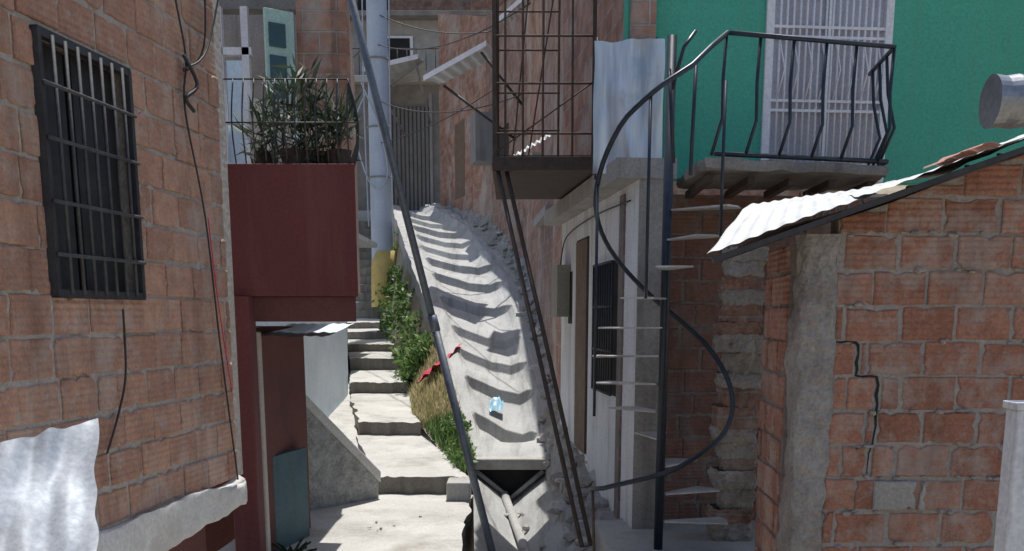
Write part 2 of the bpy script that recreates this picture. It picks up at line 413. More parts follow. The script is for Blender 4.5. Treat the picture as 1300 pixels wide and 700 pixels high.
# ------------------------------------------------------------ drainage chute
ch=group('drainage_channel')
CT=[(13,-.50,.42,-1.80),(14.2,-.68,.45,-1.66),(15.5,-.87,.48,-1.16),(18.5,-1.33,.26,-.27),(22,-2.0,.0,.81),(27,-2.85,-1.0,2.17),(31,-3.5,-2.2,3.1),(34,-3.9,-2.9,3.3)]
prof=[0,.08,.16,.20,.24,.34,.44,.54,.64,.74,.82,.86,.92,1.0]
def rim(u): return interp([(0,.06),(.16,.03),(.24,-.05),(.54,-.16),(.74,-.16),(.86,-.05),(.92,.03),(1,.02)],u)[0]
rows=[(13.0,0,0,0),(13.5,0,0,0),(14.0,0,.2,0)]
yk=14.5; rk_=random.Random(8)
while yk<33.0:
    per=rk_.uniform(1.2,1.8); slope=(interp(CT,yk+per)[2]-interp(CT,yk)[2])
    amp=min(.17,abs(slope)*.42)*rk_.uniform(.8,1.1); sk=.95
    rows.append((yk,-amp*.5,1,sk)); rows.append((yk+.07,amp*.5,1,sk))
    for q in (.33,.66,.9): rows.append((yk+.07+(per-.07)*q,amp*(.5-q),1,sk))
    yk+=per
V=[];F=[]
nu=len(prof)-1
for (yl,off,fa,sk) in rows:
    for u in prof:
        inner=min(1,max(0,(u-.16)/.05))*min(1,max(0,(.92-u)/.08))
        skew=-sk*(u-.5)*.8+.02*nz(yl*2,u*5)
        y=min(34,max(13,yl+skew*fa)); xl,xr,z=interp(CT,y); x=xl+(xr-xl)*u
        V.append((x+.015*nz(y*3,u*9),y+.02*nz(x*4,y*2),z+rim(u)*fa+off*inner+.012*nz(x*1.8,y*1.8)+.008*nz(x*6,y*6)))
for j in range(len(rows)-1):
    for i in range(nu):
        a=j*(nu+1)+i; F.append((a,a+1,a+nu+2,a+nu+1))
cho=mesh('stepped_chute',V,F,mChute,ch)
mb=cho.modifiers.new('bev','BEVEL'); mb.width=.015; mb.segments=2; mb.limit_method='ANGLE'; mb.angle_limit=math.radians(18)
for nm,uu,wd in (('left_rim',0.0,.10),('right_rim',1.0,.14)):
    V=[];F=[]
    for i in range(90):
        y=13.8+20*i/89; xl,xr,z=interp(CT,y); x=xl+(xr-xl)*uu; j=.03*nz(y*1.5,uu*7)
        if uu: z+=.10*nz(y*2,3)+.05*nz(y*7,1); j+=.06*nz(y*3,9)
        for dx,dz in ((-wd/2,-.4),(-wd/2,.07),(wd/2,.07),(wd/2,-.4)): V.append((x+dx+j,y,z+dz+.02*nz(y*4,dx*20)))
    for i in range(89):
        for k in range(3): F.append((4*i+k,4*i+k+1,4*i+k+5,4*i+k+4))
    F.append((0,1,2,3)); mesh(nm,V,F,mConc,ch)
box('apron_slab',-.53,.46,12.86,14.0,-1.93,-1.79,mConcL,ch,.02)
def vf(u,v):
    y=13.0-7.5*v; top=-1.98-.3*v; bot=-2.36-.5*v; c=-.02+.3*v
    w=.48
    x=c+(u*2-1)*w; z=top+(bot-top)*(1-abs(u*2-1)**1.0)
    return (x,y,z+.03*nz(x*4,y*3))
grid('v_gutter',vf,10,40,mChute,ch)
mesh('v_gutter_back',[(-.52,13.02,-1.93),(.46,13.02,-1.93),(.46,13.02,-2.6),(-.52,13.02,-2.6)],[(0,1,2,3)],mDark,ch)  # near-black sheet; its colour stands for the shade in the hollow
tubes('v_support_bars',[[(-.46,12.9,-1.95),(-.02,12.88,-2.3),(.4,12.9,-1.95)]],.035,mConcS,ch,6)
tubes('gutter_pipe',[spline([(-.1,12.9,-2.25),(.05,11.5,-2.38),(.2,10,-2.5),(.35,8,-2.62)])],.055,mConc,ch,8)
rocks('gutter_debris',lambda r:(r.uniform(-.3,.5),r.uniform(8.8,12.6),-2.33),30,.02,.06,mConcS,ch,seed=33)
# right bank
rb=group('rubble_bank')
RT=[(6,.9,2.2,-2.3,-1.95),(8.8,.60,1.12,-2.2,-1.9),(10.5,.5,.92,-2.1,-1.7),(13,.42,.66,-1.95,-1.28),(15.5,.44,.75,-1.2,-.95),(18.5,.22,.5,-.3,0),(22,-.05,.3,.8,1.1),(27,-1.05,-.6,2.15,2.5),(32,-2.4,-2.1,3.1,3.3)]
def rf(u,v):
    y=6+26*v; a,b,za,zb=interp(RT,y); x=a+(b-a)*u
    z=za+(zb-za)*u; q=.16; z2=math.floor((z+.1*nz(x*4,y*1.5))/q)*q+.08
    return (x,y,z*.45+z2*.55+.06*nz(x*3,y*3)+.03*nz(x*9,y*9))
grid('bank_surface',rf,14,260,mConcS,rb,False)
def rk(r):
    y=8.6+18.4*r.random()**1.2; a,b,za,zb=interp(RT,y); u=r.random(); return (a+(b-a)*u,y,za+(zb-za)*u+.02)
rocks('rubble_stones',rk,90,.04,.14,mConcS,rb)
rocks('rubble_stones_pale',rk,40,.04,.14,mConcL,rb,seed=9)

# embankment between stairs and chute
eb=group('embankment')
ET=[(11.55,-.52,-.48,-1.85,-1.85),(13,-.85,-.5,-1.75,-1.78),(15.5,-1.5,-.87,-1.5,-1.16),(18.7,-1.86,-1.36,-1.42,-.3),(22,-2.35,-2.0,-.9,.8),(27,-3.3,-2.85,-.4,2.15),(31,-3.9,-3.5,.5,3.1),(34,-4.0,-3.9,3.0,3.3)]
def ef(u,v):
    y=11.55+22.4*v; a,b,za,zb=interp(ET,y); x=a+(b-a)*u
    return (x,y,za+(zb-za)*u+.06*nz(x*3,y*3)-.02)
grid('bank_soil',ef,8,110,mDirt,eb)
def ep(y,u,dz=0):
    a,b,za,zb=interp(ET,y); return (a+(b-a)*u,y,za+(zb-za)*u+dz)
blobs=[]
rr=random.Random(11)
for i in range(36):
    y=rr.uniform(18.0,27.5); u=rr.uniform(-.1,.7); s=rr.uniform(.12,.42)
    p=ep(y,u,s*.5); blobs.append((p,(s,s*1.3,s*rr.uniform(.7,1.4))))
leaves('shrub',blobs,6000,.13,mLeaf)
leaves('weeds',[(ep(13.0,.5,.06),(.2,.7,.13)),(ep(12.4,.5,.05),(.12,.4,.1)),(ep(13.9,.7,.1),(.22,.4,.14))],1100,.08,mLeaf,seed=8)
def gp(r):
    return ep(r.uniform(11.8,14.6),r.random(),-.01)
blades('grass',gp,1500,.16,mLeaf)
def gd(r):
    return ep(r.uniform(14.6,18.8),r.random()**1.4,-.01)
blades('dry_grass',gd,2000,.16,mDry,seed=6,w=.013)
# litter
def cl(u,v):
    x=-1.55+.42*u+.3*v; y=16.6+.9*v
    return (x+.05*nz(u*4,v*4),y+.05*nz(u*5,v*3,4),-.72-.35*(1-u)+.24*v+.09*nz(u*5,v*5,2))
grid('red_cloth',cl,14,14,mRedCloth)
def bg(u,v):
    return (-.33+.2*u,14.9+.35*v,-1.36+.12*v+.05*nz(u*5,v*5,7)+.1*math.sin(u*3.1)*math.sin(v*3.1))
grid('plastic_bag',bg,10,10,mBlueP)

# ------------------------------------------------------------ left brick house
bh=group('brick_house')
d=Vector((.128,1)).normalized(); nn=Vector((d.y,-d.x))
def LP(y,off=0): return (-2.8+.128*y+nn.x*off, y+nn.y*off)
yw0,yw1=4.93,5.78
def lw(nm,y0,y1,z0,z1,mat=mMortar,off=0,t=.15): return wall(nm,LP(y0,off),LP(y1,off),z0,z1,t,mat,bh)
lw('wall_near',1.5,yw0,-1.1,2.7); lw('wall_far',yw1,7.0,-1.1,2.7)
lw('wall_below_window',yw0,yw1,-1.1,.08); lw('wall_above_window',yw0,yw1,1.28,2.7)
q=1.00816
bricks('clay_blocks',LP(1.5),d,(7.0-1.5)*q,-1.1,2.7,nn,mBrickL,bh,openings=[((yw0-1.5)*q,(yw1-1.5)*q,.08,1.28)],seed=2,prot=.010,bw=.34)
e0=LP(7.0); wall('end_wall',(e0[0],e0[1]+.002),(e0[0]-3.0,e0[1]+.1),-1.1,2.7,-.15,mMortar,bh)
def fb_(u,v):
    y=1.5+5.55*u; pts=[(0,-1.1),(.045,-1.1),(.05,-1.12),(.05,-1.29),(.04,-1.32),(-.2,-1.32)]
    t=v*5; i=min(4,int(t)); f=t-i; o_=pts[i][0]*(1-f)+pts[i+1][0]*f; z=pts[i][1]*(1-f)+pts[i+1][1]*f
    p=LP(y,o_+.015*nz(y*3,z*6)); return (p[0],p[1],z+.04*nz(y*2.3,v*2)+.012*nz(y*9,v*4))
grid('floor_beam',fb_,160,20,mBeam,bh)
lw('recessed_lower_wall',1.5,7.0,-3,-1.32,mRedD,-.25,.15)
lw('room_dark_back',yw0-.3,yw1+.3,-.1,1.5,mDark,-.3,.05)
wf=[]
def WP(y,z,off): p=LP(y,off); return (p[0],p[1],z)
for z in (.1,1.26): wf.append([WP(yw0,z,.02),WP(yw1,z,.02)])
for y in (yw0+.01,yw1-.01): wf.append([WP(y,.09,.02),WP(y,1.27,.02)])
tubes('window_frame',wf,.028,mBlack,bh,4,False)
bars=[]
for i in range(1,8):
    y=yw0+(yw1-yw0)*i/8; bars.append([WP(y,.1,.045),WP(y,1.26,.045)])
for z in (.28,.52,.80,1.04): bars.append([WP(yw0,z,.05),WP(yw1,z,.05)])
mBar=surf('dull_bar',(.035,.035,.04),(.075,.075,.08),9,.7,.2)
tubes('window_bars',bars,.010,mBar,bh,6)
lw('window_shutter',yw0,yw0+.41,.1,1.26,mBlack,-.09,.02); lw('window_shutter_2',yw0+.45,yw1,.1,1.26,mBlack,-.07,.02)
cb=[]
cb.append(spline([WP(6.25,2.6,.04),WP(6.3,1.9,.06),WP(6.45,1.5,.05),WP(6.42,1.2,.04),WP(6.6,.6,.05),WP(6.75,-.2,.04),WP(6.9,-1.1,.05)]))
cb.append(spline([WP(6.8,2.6,.04),WP(6.75,1.7,.05),WP(6.5,1.45,.05),WP(6.4,1.42,.06),WP(6.7,1.6,.08),WP(7.0,2.2,.1)]))
cb.append(spline([WP(5.5,.03,.05),WP(5.48,-.3,.05),WP(5.4,-.5,.04),WP(5.25,-.7,.04)]))
tubes('wall_cables',cb,.006,mCable,bh,5)
cb=[]
cb.append(spline([WP(6.42,1.5,.05),WP(6.5,1.35,.09),WP(6.38,1.25,.07),WP(6.5,1.2,.06)]))
tubes('cable_loop',cb,.012,mCable,bh,5)
tubes('red_wire',[spline([WP(6.62,.6,.06),WP(6.7,.1,.06),WP(6.85,-.5,.06)])],.004,mRedCloth,bh,5)
wall('rear_mass',(-6,7.2),(-3.2,7.2),-3,2.7,-5.5,mConcS,bh)

# loose metal sheet bottom-left
def shf(u,v):
    TL=Vector((-1.95,3.42,-.52));TR=Vector((-1.50,3.72,-.345));BR=Vector((-1.30,3.05,-1.0));BL=Vector((-1.9,2.85,-1.15))
    p=TL.lerp(TR,u).lerp(BL.lerp(BR,u),v)
    n_=Vector((.35,-.55,.75)); w=.006*math.sin((u+.15*v)*30)+.05*nz(u*1.6,v*2.2)+.022*nz(u*5,v*4)
    return p+n_*w+Vector((.03*nz(v*6,3)*u,0,.02*nz(u*7,1)*(1-v)))
ms=grid('metal_sheet',shf,90,60,surf('old_zinc',(.34,.37,.41),(.50,.53,.57),3,.6,.2,metal=.2,stain=(.24,.22,.2),stain_amt=.6))

# ------------------------------------------------------------ red house
rh=group('red_house')
hexa('balcony_parapet',[(-2.21,8.0,.14),(-1.175,8.0,.14),(-1.33,8.9,.14),(-2.21,8.9,.14)],
     [(-2.21,8.0,1.11),(-1.175,8.0,1.11),(-1.33,8.9,1.11),(-2.21,8.9,1.11)],mRed,rh,.008)
hexa('balcony_slab',[(-2.15,8.04,-.05),(-1.2,8.04,-.05),(-1.35,8.88,-.05),(-2.15,8.88,-.05)],
     [(-2.15,8.04,.139),(-1.2,8.04,.139),(-1.35,8.88,.139),(-2.15,8.88,.139)],mRedD,rh,.005)
box('column',-2.19,-1.99,7.9,8.1,-2.6,.14,mRed,rh,.01)
box('upper_post',-2.3,-2.12,7.85,8.0,1.11,3.6,mWood,rh,.01)
wall('lower_wall',(-2.12,8.25),(-1.95,9.7),-2.4,-.1,.15,mRedD,rh)
wall('lower_return',(-1.95,9.7),(-3.2,9.7),-2.4,-.1,-.02,mRedD,rh)
box('downpipe',-2.10,-2.0,8.2,8.3,-2.4,-.13,mBeige,rh,.012)
wall('teal_panel',(-2.06,8.75),(-1.9,9.4),-2.1,-1.2,.04,mTeal,rh)
def cn(u,v):
    x=-2.1+.60*u+.02*v; y=8.5+1.3*v
    return (x,y,-.17+.09*v+.004*math.sin(u*40)+.012*nz(u*3,v*3))
grid('entrance_canopy',cn,60,6,mPale,rh)
wall('upper_wall_brick',(-2.16,11),(-1.66,11),.3,3.4,.2,mBrickFar,rh)
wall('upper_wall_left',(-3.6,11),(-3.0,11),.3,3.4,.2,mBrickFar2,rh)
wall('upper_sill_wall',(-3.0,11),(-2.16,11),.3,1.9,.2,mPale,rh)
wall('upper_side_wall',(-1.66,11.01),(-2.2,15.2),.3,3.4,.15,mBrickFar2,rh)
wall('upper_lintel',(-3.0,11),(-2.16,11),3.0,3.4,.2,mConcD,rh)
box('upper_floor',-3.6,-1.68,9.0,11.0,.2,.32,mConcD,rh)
box('room_back',-3.6,-2.2,12.2,12.3,.3,3.4,mConcS,rh)
for x in (-2.92,-2.66): box('window_jamb',x-.035,x+.035,10.9,10.98,1.5,3.0,mWhiteG,rh)
box('window_head',-2.95,-2.6,10.9,10.97,2.55,2.62,mWhiteG,rh)
box('window_panel',-2.86,-2.7,10.92,10.96,1.9,2.5,mPale,rh)
dl=hexa('door_leaf',[(-2.42,10.75,1.9),(-2.17,10.93,1.9),(-2.19,10.96,1.9),(-2.44,10.78,1.9)],[(-2.42,10.75,2.95),(-2.17,10.93,2.95),(-2.19,10.96,2.95),(-2.44,10.78,2.95)],mMint,rh,.005)
for k in range(3):
    z=2.0+k*.3
    hexa('louvre',[(-2.38,10.755,z),(-2.24,10.856,z),(-2.25,10.87,z),(-2.39,10.77,z)],[(-2.38,10.755,z+.22),(-2.24,10.856,z+.22),(-2.25,10.87,z+.22),(-2.39,10.77,z+.22)],mTeal,rh)
br=[]
for i in range(13):
    t=i/12; x=-2.15+.93*t
    br.append(spline([(x,8.06,1.11),(x,7.99,1.32),(x,8.0,1.5),(x,8.08,1.72)],4))
for i in range(8):
    t=i/7; x=-1.22-.12*t; y=8.06+.8*t
    br.append(spline([(x,y,1.11),(x+.07,y,1.32),(x+.06,y,1.5),(x,y,1.72)],4))
br.append([(-2.2,8.08,1.72),(-1.22,8.08,1.72),(-1.34,8.86,1.72)])
br.append([(-2.2,8.0,1.4),(-1.15,8.0,1.4),(-1.28,8.86,1.4)])
tubes('balcony_railing',br,.006,mBlack,rh,5)
pp=group('potted_plants')
for (x,y,z,s,nn_) in ((-1.72,8.35,1.35,.22,260),(-1.95,8.5,1.25,.18,150),(-1.5,8.5,1.25,.2,200),(-1.36,8.4,1.35,.14,110),(-1.62,8.45,1.6,.14,80)):
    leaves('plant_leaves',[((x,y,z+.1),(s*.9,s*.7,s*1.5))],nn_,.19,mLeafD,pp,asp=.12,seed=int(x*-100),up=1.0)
    V=[];F=[]
    for r_,zz in ((.07,1.11),(.1,1.27)):
        for k in range(12): V.append((x+r_*math.cos(k*math.pi/6),y+.05+r_*math.sin(k*math.pi/6),zz))
    F=[(k,(k+1)%12,12+(k+1)%12,12+k) for k in range(12)]
    mesh('pot',V,F,mRustD,pp)
def ld(u,v): return (-2.18+.36*u,8.95+.05*math.sin(u*9),1.75-.6*v+.03*nz(u*4,v*4))
lb=grid('laundry',ld,16,16,surf('cotton',(.7,.66,.6),(.85,.82,.76),4,.9,.2,stain=(.3,.26,.22)))
def agave(name,c,n,L):
    V=[];F=[];A=[]
    for i in range(n):
        a=i*2.4; el=R(.4,1.2); dx,dy=math.cos(a),math.sin(a); k=len(V)
        for j in range(5):
            t=j/4; w=.02*(1-t)**.7*(1+t); x=c[0]+dx*L*t*math.cos(el); y=c[1]+dy*L*t*math.cos(el); z=c[2]+L*t*math.sin(el)-.25*L*t*t
            V+=[(x-dy*w,y+dx*w,z+.01),(x,y,z-.01),(x+dy*w,y-dx*w,z+.01)]
        for j in range(4):
            for m_ in (0,1): F.append((k+j*3+m_,k+j*3+m_+1,k+j*3+m_+4,k+j*3+m_+3)); A.append(R(0,.6))
    return mesh(name,V,F,mLeafD,None,attr=A)
agave('agave_plant',(-1.90,8.6,-2.08),14,.28)

# ------------------------------------------------------------ pale house beside the stairs (left)
ph=group('pale_house')
wall('lane_wall',(-2.84,13.9),(-2.97,18.6),-2.2,1.5,.2,mPale,ph)
wall('front_wall',(-6,13.9),(-2.85,13.9),-2.2,1.5,.2,mPale,ph)
wall('rear_lane_wall',(-2.97,18.61),(-3.95,25),-2,1.5,.2,mPale,ph)
box('roof',-6,-3.06,14.0,24,1.5,1.6,mZinc,ph)

# ------------------------------------------------------------ utility pole
up=group('utility_pole')
V=[];F=[]
n=24; pr_=[(.8,.275),(3,.27),(6,.26),(10,.24),(14,.22)]
for z,r_ in pr_:
    for k in range(n): V.append((-3.32+r_*math.cos(2*math.pi*k/n),27+r_*math.sin(2*math.pi*k/n),z))
for j in range(len(pr_)-1):
    for k in range(n): F.append((j*n+k,j*n+(k+1)%n,(j+1)*n+(k+1)%n,(j+1)*n+k))
mesh('pole_shaft',V,F,mPoleM,up,True)
V=[];F=[]
pr_=[(.2,.38),(1.2,.36),(1.6,.31),(1.62,.2)]
for z,r_ in pr_:
    for k in range(n): V.append((-3.25+r_*math.cos(2*math.pi*k/n),27+r_*math.sin(2*math.pi*k/n),z))
for j in range(len(pr_)-1):
    for k in range(n): F.append((j*n+k,j*n+(k+1)%n,(j+1)*n+(k+1)%n,(j+1)*n+k))
mesh('yellow_base',V,F,mYel,up,True)
tubes('pole_bands',[[(-3.32+.285*math.cos(a*math.pi/12),27+.285*math.sin(a*math.pi/12),z) for a in range(25)] for z in (3.4,4.6,6.2)],.02,mGrey,up,5)
tubes('pole_cables',[spline([(-3.6,26.8,5.4),(-3.9,26.7,4.6),(-3.7,26.7,3.6),(-3.4,26.7,3.1),(-3.1,26.7,3.5),(-3.3,26.7,4.6),(-3.7,26.7,5.6)]),
   spline([(-3.65,26.9,8),(-3.66,26.8,5),(-3.62,26.8,2.2)]),spline([(-3.0,26.9,8),(-3.02,26.8,5),(-3.0,26.8,1.8)])],.018,mPoleM,up,5)

# leaning pipe
lp=group('leaning_steel_pole')
a=Vector((-.10,9,-2.42)); b=Vector((-1.55,9,3.5))
tubes('lower_section',[[a,a.lerp(b,.40)]],.036,mPipe,lp,12)
tubes('upper_section',[[a.lerp(b,.39),b]],.032,mPipe,lp,12)
tubes('coupling',[[a.lerp(b,.385),a.lerp(b,.408)]],.043,mPipe,lp,12)

# ------------------------------------------------------------ white house (right of the gutter)
wh=group('white_house')
P0=Vector((1.05,8.8));P1=Vector((.62,13.1)); dd=(P1-P0); LL=dd.length; dn=dd/LL; on=Vector((-dn.y,dn.x))
def HP(t,z,off=0): p=P0+dn*t+on*off; return (p.x,p.y,z)
def hw(nm,t0,t1,z0,z1,off,th,mat,**k):
    a=P0+dn*t0+on*off; b=P0+dn*t1+on*off
    return wall(nm,(a.x,a.y),(b.x,b.y),z0,z1,-th,mat,wh,**k)
hw('street_wall',0,LL,-2.3,1.1,0,.2,mWhite)
wall('corner_return',(1.05,8.79),(1.3,8.79),-2.3,1.1,.15,mConcS,wh)
hw('floor_slab',-.05,LL+.2,1.1,1.26,.2,.5,mConcS)
hw('upper_wall',.4,LL,1.26,4.6,0,.2,mBrickFar)
hw('door_dark_panel',2.35,3.15,-1.5,.82,.003,.02,mDark)  # flat panel on the wall; shade around the door put into its colour
hw('door_leaf',2.4,3.1,-1.5,.8,.02,.02,mWood)
hw('window_dark_panel',.75,1.75,-.75,.5,.003,.02,mDark)  # flat panel behind the grille; shade of the window put into its colour
wb=[]
for i in range(9): wb.append([HP(.78+i*.118,-.73,.06),HP(.78+i*.118,.48,.06)])
for z in (-.73,-.33,.08,.48): wb.append([HP(.76,z,.06),HP(1.75,z,.06)])
tubes('window_grille',wb,.013,mBlack,wh,5)
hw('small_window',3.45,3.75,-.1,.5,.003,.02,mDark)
hw('meter_box',3.6,4.1,-.02,.58,.16,.15,mBox)
tubes('service_cable',[spline([HP(3.9,.58,.08),HP(3.7,.9,.04),HP(2.0,.98,.03),HP(.2,.95,.03)])],.008,mCable,wh,5)
# cage balcony
cg=group('rusty_metal_balcony')
fx0,fx1,fy0,fy1=-.16,.74,9.8,12.2
box('floor_frame',fx0-.02,fx1+.02,fy0-.02,fy1,1.30,1.42,mRustD,cg,.005)
box('floor_sheet',fx0,fx1,fy0+.05,fy1,1.42,1.44,mRust,cg)
cb=[]
rc=random.Random(3)
for x in (-.16,-.06,.1,.28,.42,.55,.74): cb.append([(x,fy0,1.4),(x+rc.uniform(-.02,.02),fy0,4.2)])
for y in (10.1,10.4,10.7,11.0,11.35,11.7,12.1): cb.append([(fx0,y,1.4),(fx0,y,4.2)])
for z in (1.62,2.05,2.45,2.9,3.3): cb+= [[(fx0,fy0,z),(fx1,fy0,z)],[(fx0,fy0,z+.01),(fx0,fy1,z+.01)],[(fx0,fy1,z),(fx1-.2,fy1,z)]]
tubes('cage_bars',cb,.011,mRust,cg,5)
tubes('cage_posts',[[(x,y,1.3),(x,y,4.3)] for x in (fx0,fx1) for y in (fy0,fy1)],.024,mRustD,cg,4,False)
cb=[]
for z in (1.45,2.75): cb.append([(fx0,fy0,z),(fx1,fy0+.02,z+.62)])
cb.append([(.15,fy0+.4,1.44),(.55,fy0+.3,3.9)]); cb.append([(.0,fy0+.7,1.44),(.25,fy0+.6,3.9)])
tubes('loose_rods',cb,.008,mRust,cg,5)
tubes('inclined_props',[[(-.13,9.85,1.3),(.25,9.2,-.4),(.60,8.55,-1.95)],[(-.05,9.9,1.3),(.34,9.25,-.4),(.68,8.6,-1.95)]],.02,mRustD,cg,8)
def ws(u,v): return (0.0+.38*u,10.5+.5*v,1.5+.22*u+.012*math.sin(u*50)+.1*v)
grid('stored_sheet',ws,40,3,mZinc,cg)
def gs(u,v):
    x=.69+.58*u+.01*nz(v*3,1); return (x,9.13+.05*math.sin(u*5+.5+.6*v)+.035*nz(u*3,v*1.2)+.01*nz(u*9,v*5),2.25-1.06*v+.015*nz(u*5,1))
gsheet=grid('galvanised_sheet',gs,40,40,mGalv)
tubes('sheet_frame',[[(.72,9.25,1.15),(.72,9.25,2.3)],[(1.22,9.25,1.15),(1.22,9.25,2.3)],[(.7,9.25,2.22),(1.26,9.25,2.22)]],.012,mBlack,gsheet,4)

# ------------------------------------------------------------ green house
gh=group('green_house')
G0=(.98,9.3);G1=(7.5,9.95)
gd_=Vector((G1[0]-G0[0],G1[1]-G0[1])).normalized(); gn=Vector((gd_.y,-gd_.x))
def GP(t,z,off=0): return (G0[0]+gd_.x*t+gn.x*off,G0[1]+gd_.y*t+gn.y*off,z)
def gw(nm,t0,t1,z0,z1,off,th,mat,**k):
    a=GP(t0,0,off);b=GP(t1,0,off); return wall(nm,a[:2],b[:2],z0,z1,th,mat,gh,**k)
dt0,dt1=1.20,2.33
gw('upper_wall_near',0,dt0,1.16,4.8,0,.18,mGreen); gw('upper_wall_far',dt1,6.5,1.16,4.8,0,.18,mGreen); gw('upper_wall_over_door',dt0,dt1,3.3,4.8,0,.18,mGreen)
gw('door_jamb',dt0,dt0+.07,1.16,3.3,.03,.12,mWhiteG,bevel=.004); gw('door_jamb_2',dt1-.07,dt1,1.16,3.3,.03,.12,mWhiteG,bevel=.004)
gw('door_head',dt0+.07,dt1-.07,3.2,3.3,.03,.12,mWhiteG)
gw('door_leaf',dt0+.07,dt1-.07,1.18,3.2,-.03,.04,surf('lavender_door',(.5,.48,.54),(.62,.6,.66),3,.5,.1,stain=(.38,.35,.36),streak=True),bevel=.002)
g=[]
for i in range(1,17):
    t=dt0+.07+(dt1-dt0-.14)*i/17; g.append([GP(t,1.18,.01),GP(t,3.2,.01)])
tubes('door_grille_bars',g,.011,mWhiteG,gh,5)
g=[[GP(dt0+.07,z,.012),GP(dt1-.07,z,.012)] for z in (1.3,1.75,1.83,2.35,2.43,3.0)]+[[GP((dt0+dt1)/2,1.18,.012),GP((dt0+dt1)/2,3.2,.012)]]
tubes('door_grille_rails',g,.016,mWhiteG,gh,4,False)
g=[]
for k in range(8):
    t=dt0+.12+k*.125; g.append([GP(t,1.83,.02),GP(t+.06,2.09,.02),GP(t,2.35,.02)])
tubes('door_grille_ornament',g,.007,mWhiteG,gh,5)
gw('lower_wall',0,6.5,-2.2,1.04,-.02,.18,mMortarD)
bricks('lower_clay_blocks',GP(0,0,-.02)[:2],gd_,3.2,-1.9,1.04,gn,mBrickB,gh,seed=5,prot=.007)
B0=Vector((1.42,8.0));B1=Vector((2.95,8.44))
def ragged_slab(nm,c,z0,z1,mat,par):
    V=[];F=[]; loop=[]
    for i in range(4):
        a_=Vector(c[i]);b_=Vector(c[(i+1)%4])
        for k in range(24):
            p=a_.lerp(b_,k/24); loop.append(p+Vector((.04*nz(p.x*6,p.y*6),.06*nz(p.x*7,p.y*7,5))))
    m=len(loop)
    for zz,s in ((z0,.985),(z0+.03,1.0),(z1,1.0)):
        cx_=sum(p.x for p in loop)/m; cy_=sum(p.y for p in loop)/m
        for p in loop: V.append((cx_+(p.x-cx_)*s,cy_+(p.y-cy_)*s,zz+.025*nz(p.x*7,p.y*7,zz)))
    for j in range(2):
        for k in range(m): F.append((j*m+k,j*m+(k+1)%m,(j+1)*m+(k+1)%m,(j+1)*m+k))
    F.append(tuple(range(m))[::-1]); F.append(tuple(range(2*m,3*m)))
    return mesh(nm,V,F,mat,par)
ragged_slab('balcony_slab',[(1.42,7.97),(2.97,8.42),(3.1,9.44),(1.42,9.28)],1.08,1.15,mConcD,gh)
for i in range(5):
    x=1.5+i*.34; tubes('balcony_joist',[[(x,8.1+.28*(x-1.42),1.02),(x+.03,9.25,1.02)]],.04,mRustD,gh,4,False)
bd=(B1-B0).normalized(); bo=Vector((bd.y,-bd.x))
rl=[]
def BP(t,z,o=0): p=B0+bd*t+bo*o; return (p.x,p.y,z)
BL_=(B1-B0).length
ts=[.16,.44,.72,1.0,1.26,BL_]
for t in ts: rl.append([BP(t,2.03),BP(t-.02,1.70,.01),BP(t-.05,1.42,.08),BP(t-.09,1.17,0)])
for k in range(1,4):
    y=B1.y+.25*k; x=B1.x+.03*k
    rl.append([(x,y,2.03),(x+.03,y,1.74),(x+.10,y,1.48),(x-.02,y,1.17)])
tubes('railing_bars',rl,.013,mNavy,gh,6)
tubes('railing_top',[[(1.58,8.03,2.03),BP(BL_,2.03),(B1.x+.12,9.35,2.03)],[BP(.1,1.185,.0),BP(BL_,1.185,0),(B1.x+.1,9.35,1.185)]],.018,mNavy,gh,8)
tubes('small_grille',[[(2.35+.05*k,8.7,.75),(2.35+.05*k,8.7,.98)] for k in range(9)]+[[(2.33,8.7,.76),(2.77,8.7,.76)]],.008,mGrey,gh,4)

# ------------------------------------------------------------ spiral staircase
ss=group('spiral_staircase')
cx,cy=1.17,8.0
tubes('central_pole',[[(cx,cy,-1.85),(cx,cy,2.0)]],.036,mNavy,ss,14)
V=[];F=[]
def pt(rr_,aa,zz): return (cx+rr_*math.cos(aa),cy+rr_*math.sin(aa),zz)
for i in range(12):
    z=-1.62+.217*i; a=math.radians(3+29.5*i); r_=.54; k=len(V)
    w=.25
    for zz in (z,z+.012):
        V+=[pt(.05,a-.6,zz),pt(r_,a-w,zz),pt(r_+.01,a,zz),pt(r_,a+w,zz),pt(.05,a+.6,zz)]
    F+=[(k+4,k+3,k+2,k+1,k),(k+5,k+6,k+7,k+8,k+9)]+[(k+j,k+(j+1)%5,k+5+(j+1)%5,k+5+j) for j in range(5)]
mesh('treads',V,F,surf('tread_steel',(.42,.42,.41),(.6,.6,.59),8,.5,.2,metal=.2,stain=(.2,.16,.14),stain_amt=.8),ss)
RZ=[(-185,-1.36),(-150,-1.3),(-90,-1.13),(-40,-.88),(0,-.6),(45,-.22),(90,.12),(135,.5),(180,.88),(225,1.35),(262,1.6)]
rp=[]
for k in range(-185,262,7):
    z=interp(RZ,k)[0]; a=math.radians(k); rp.append(pt(.54,a,z))
rp+= [(1.25,7.55,1.7),(1.42,7.8,1.88),(1.58,8.03,2.03)]
tubes('helical_handrail',[rp],.019,mNavy,ss,8)
bb=[]
for i in (6,8,10):
    ad=3+29.5*i+8; a=math.radians(ad); z=-1.62+.217*i
    bb.append([pt(.54,a,z-.45 if i==6 else z),pt(.54,a,interp(RZ,ad)[0])])
tubes('balusters',bb,.012,mNavy,ss,6)
tubes('inner_rail',[[(1.17,7.95,1.62),(1.24,7.9,1.9),(1.33,7.95,2.02)],[(1.3,7.8,1.0),(1.32,7.82,1.8)],[(1.14,7.9,1.75),(1.19,7.9,1.1)]],.014,mNavy,ss,6)
tubes('start_post',[[(.64,8.0,-1.37),(.66,8.0,-1.95)]],.012,mRust,ss,6)
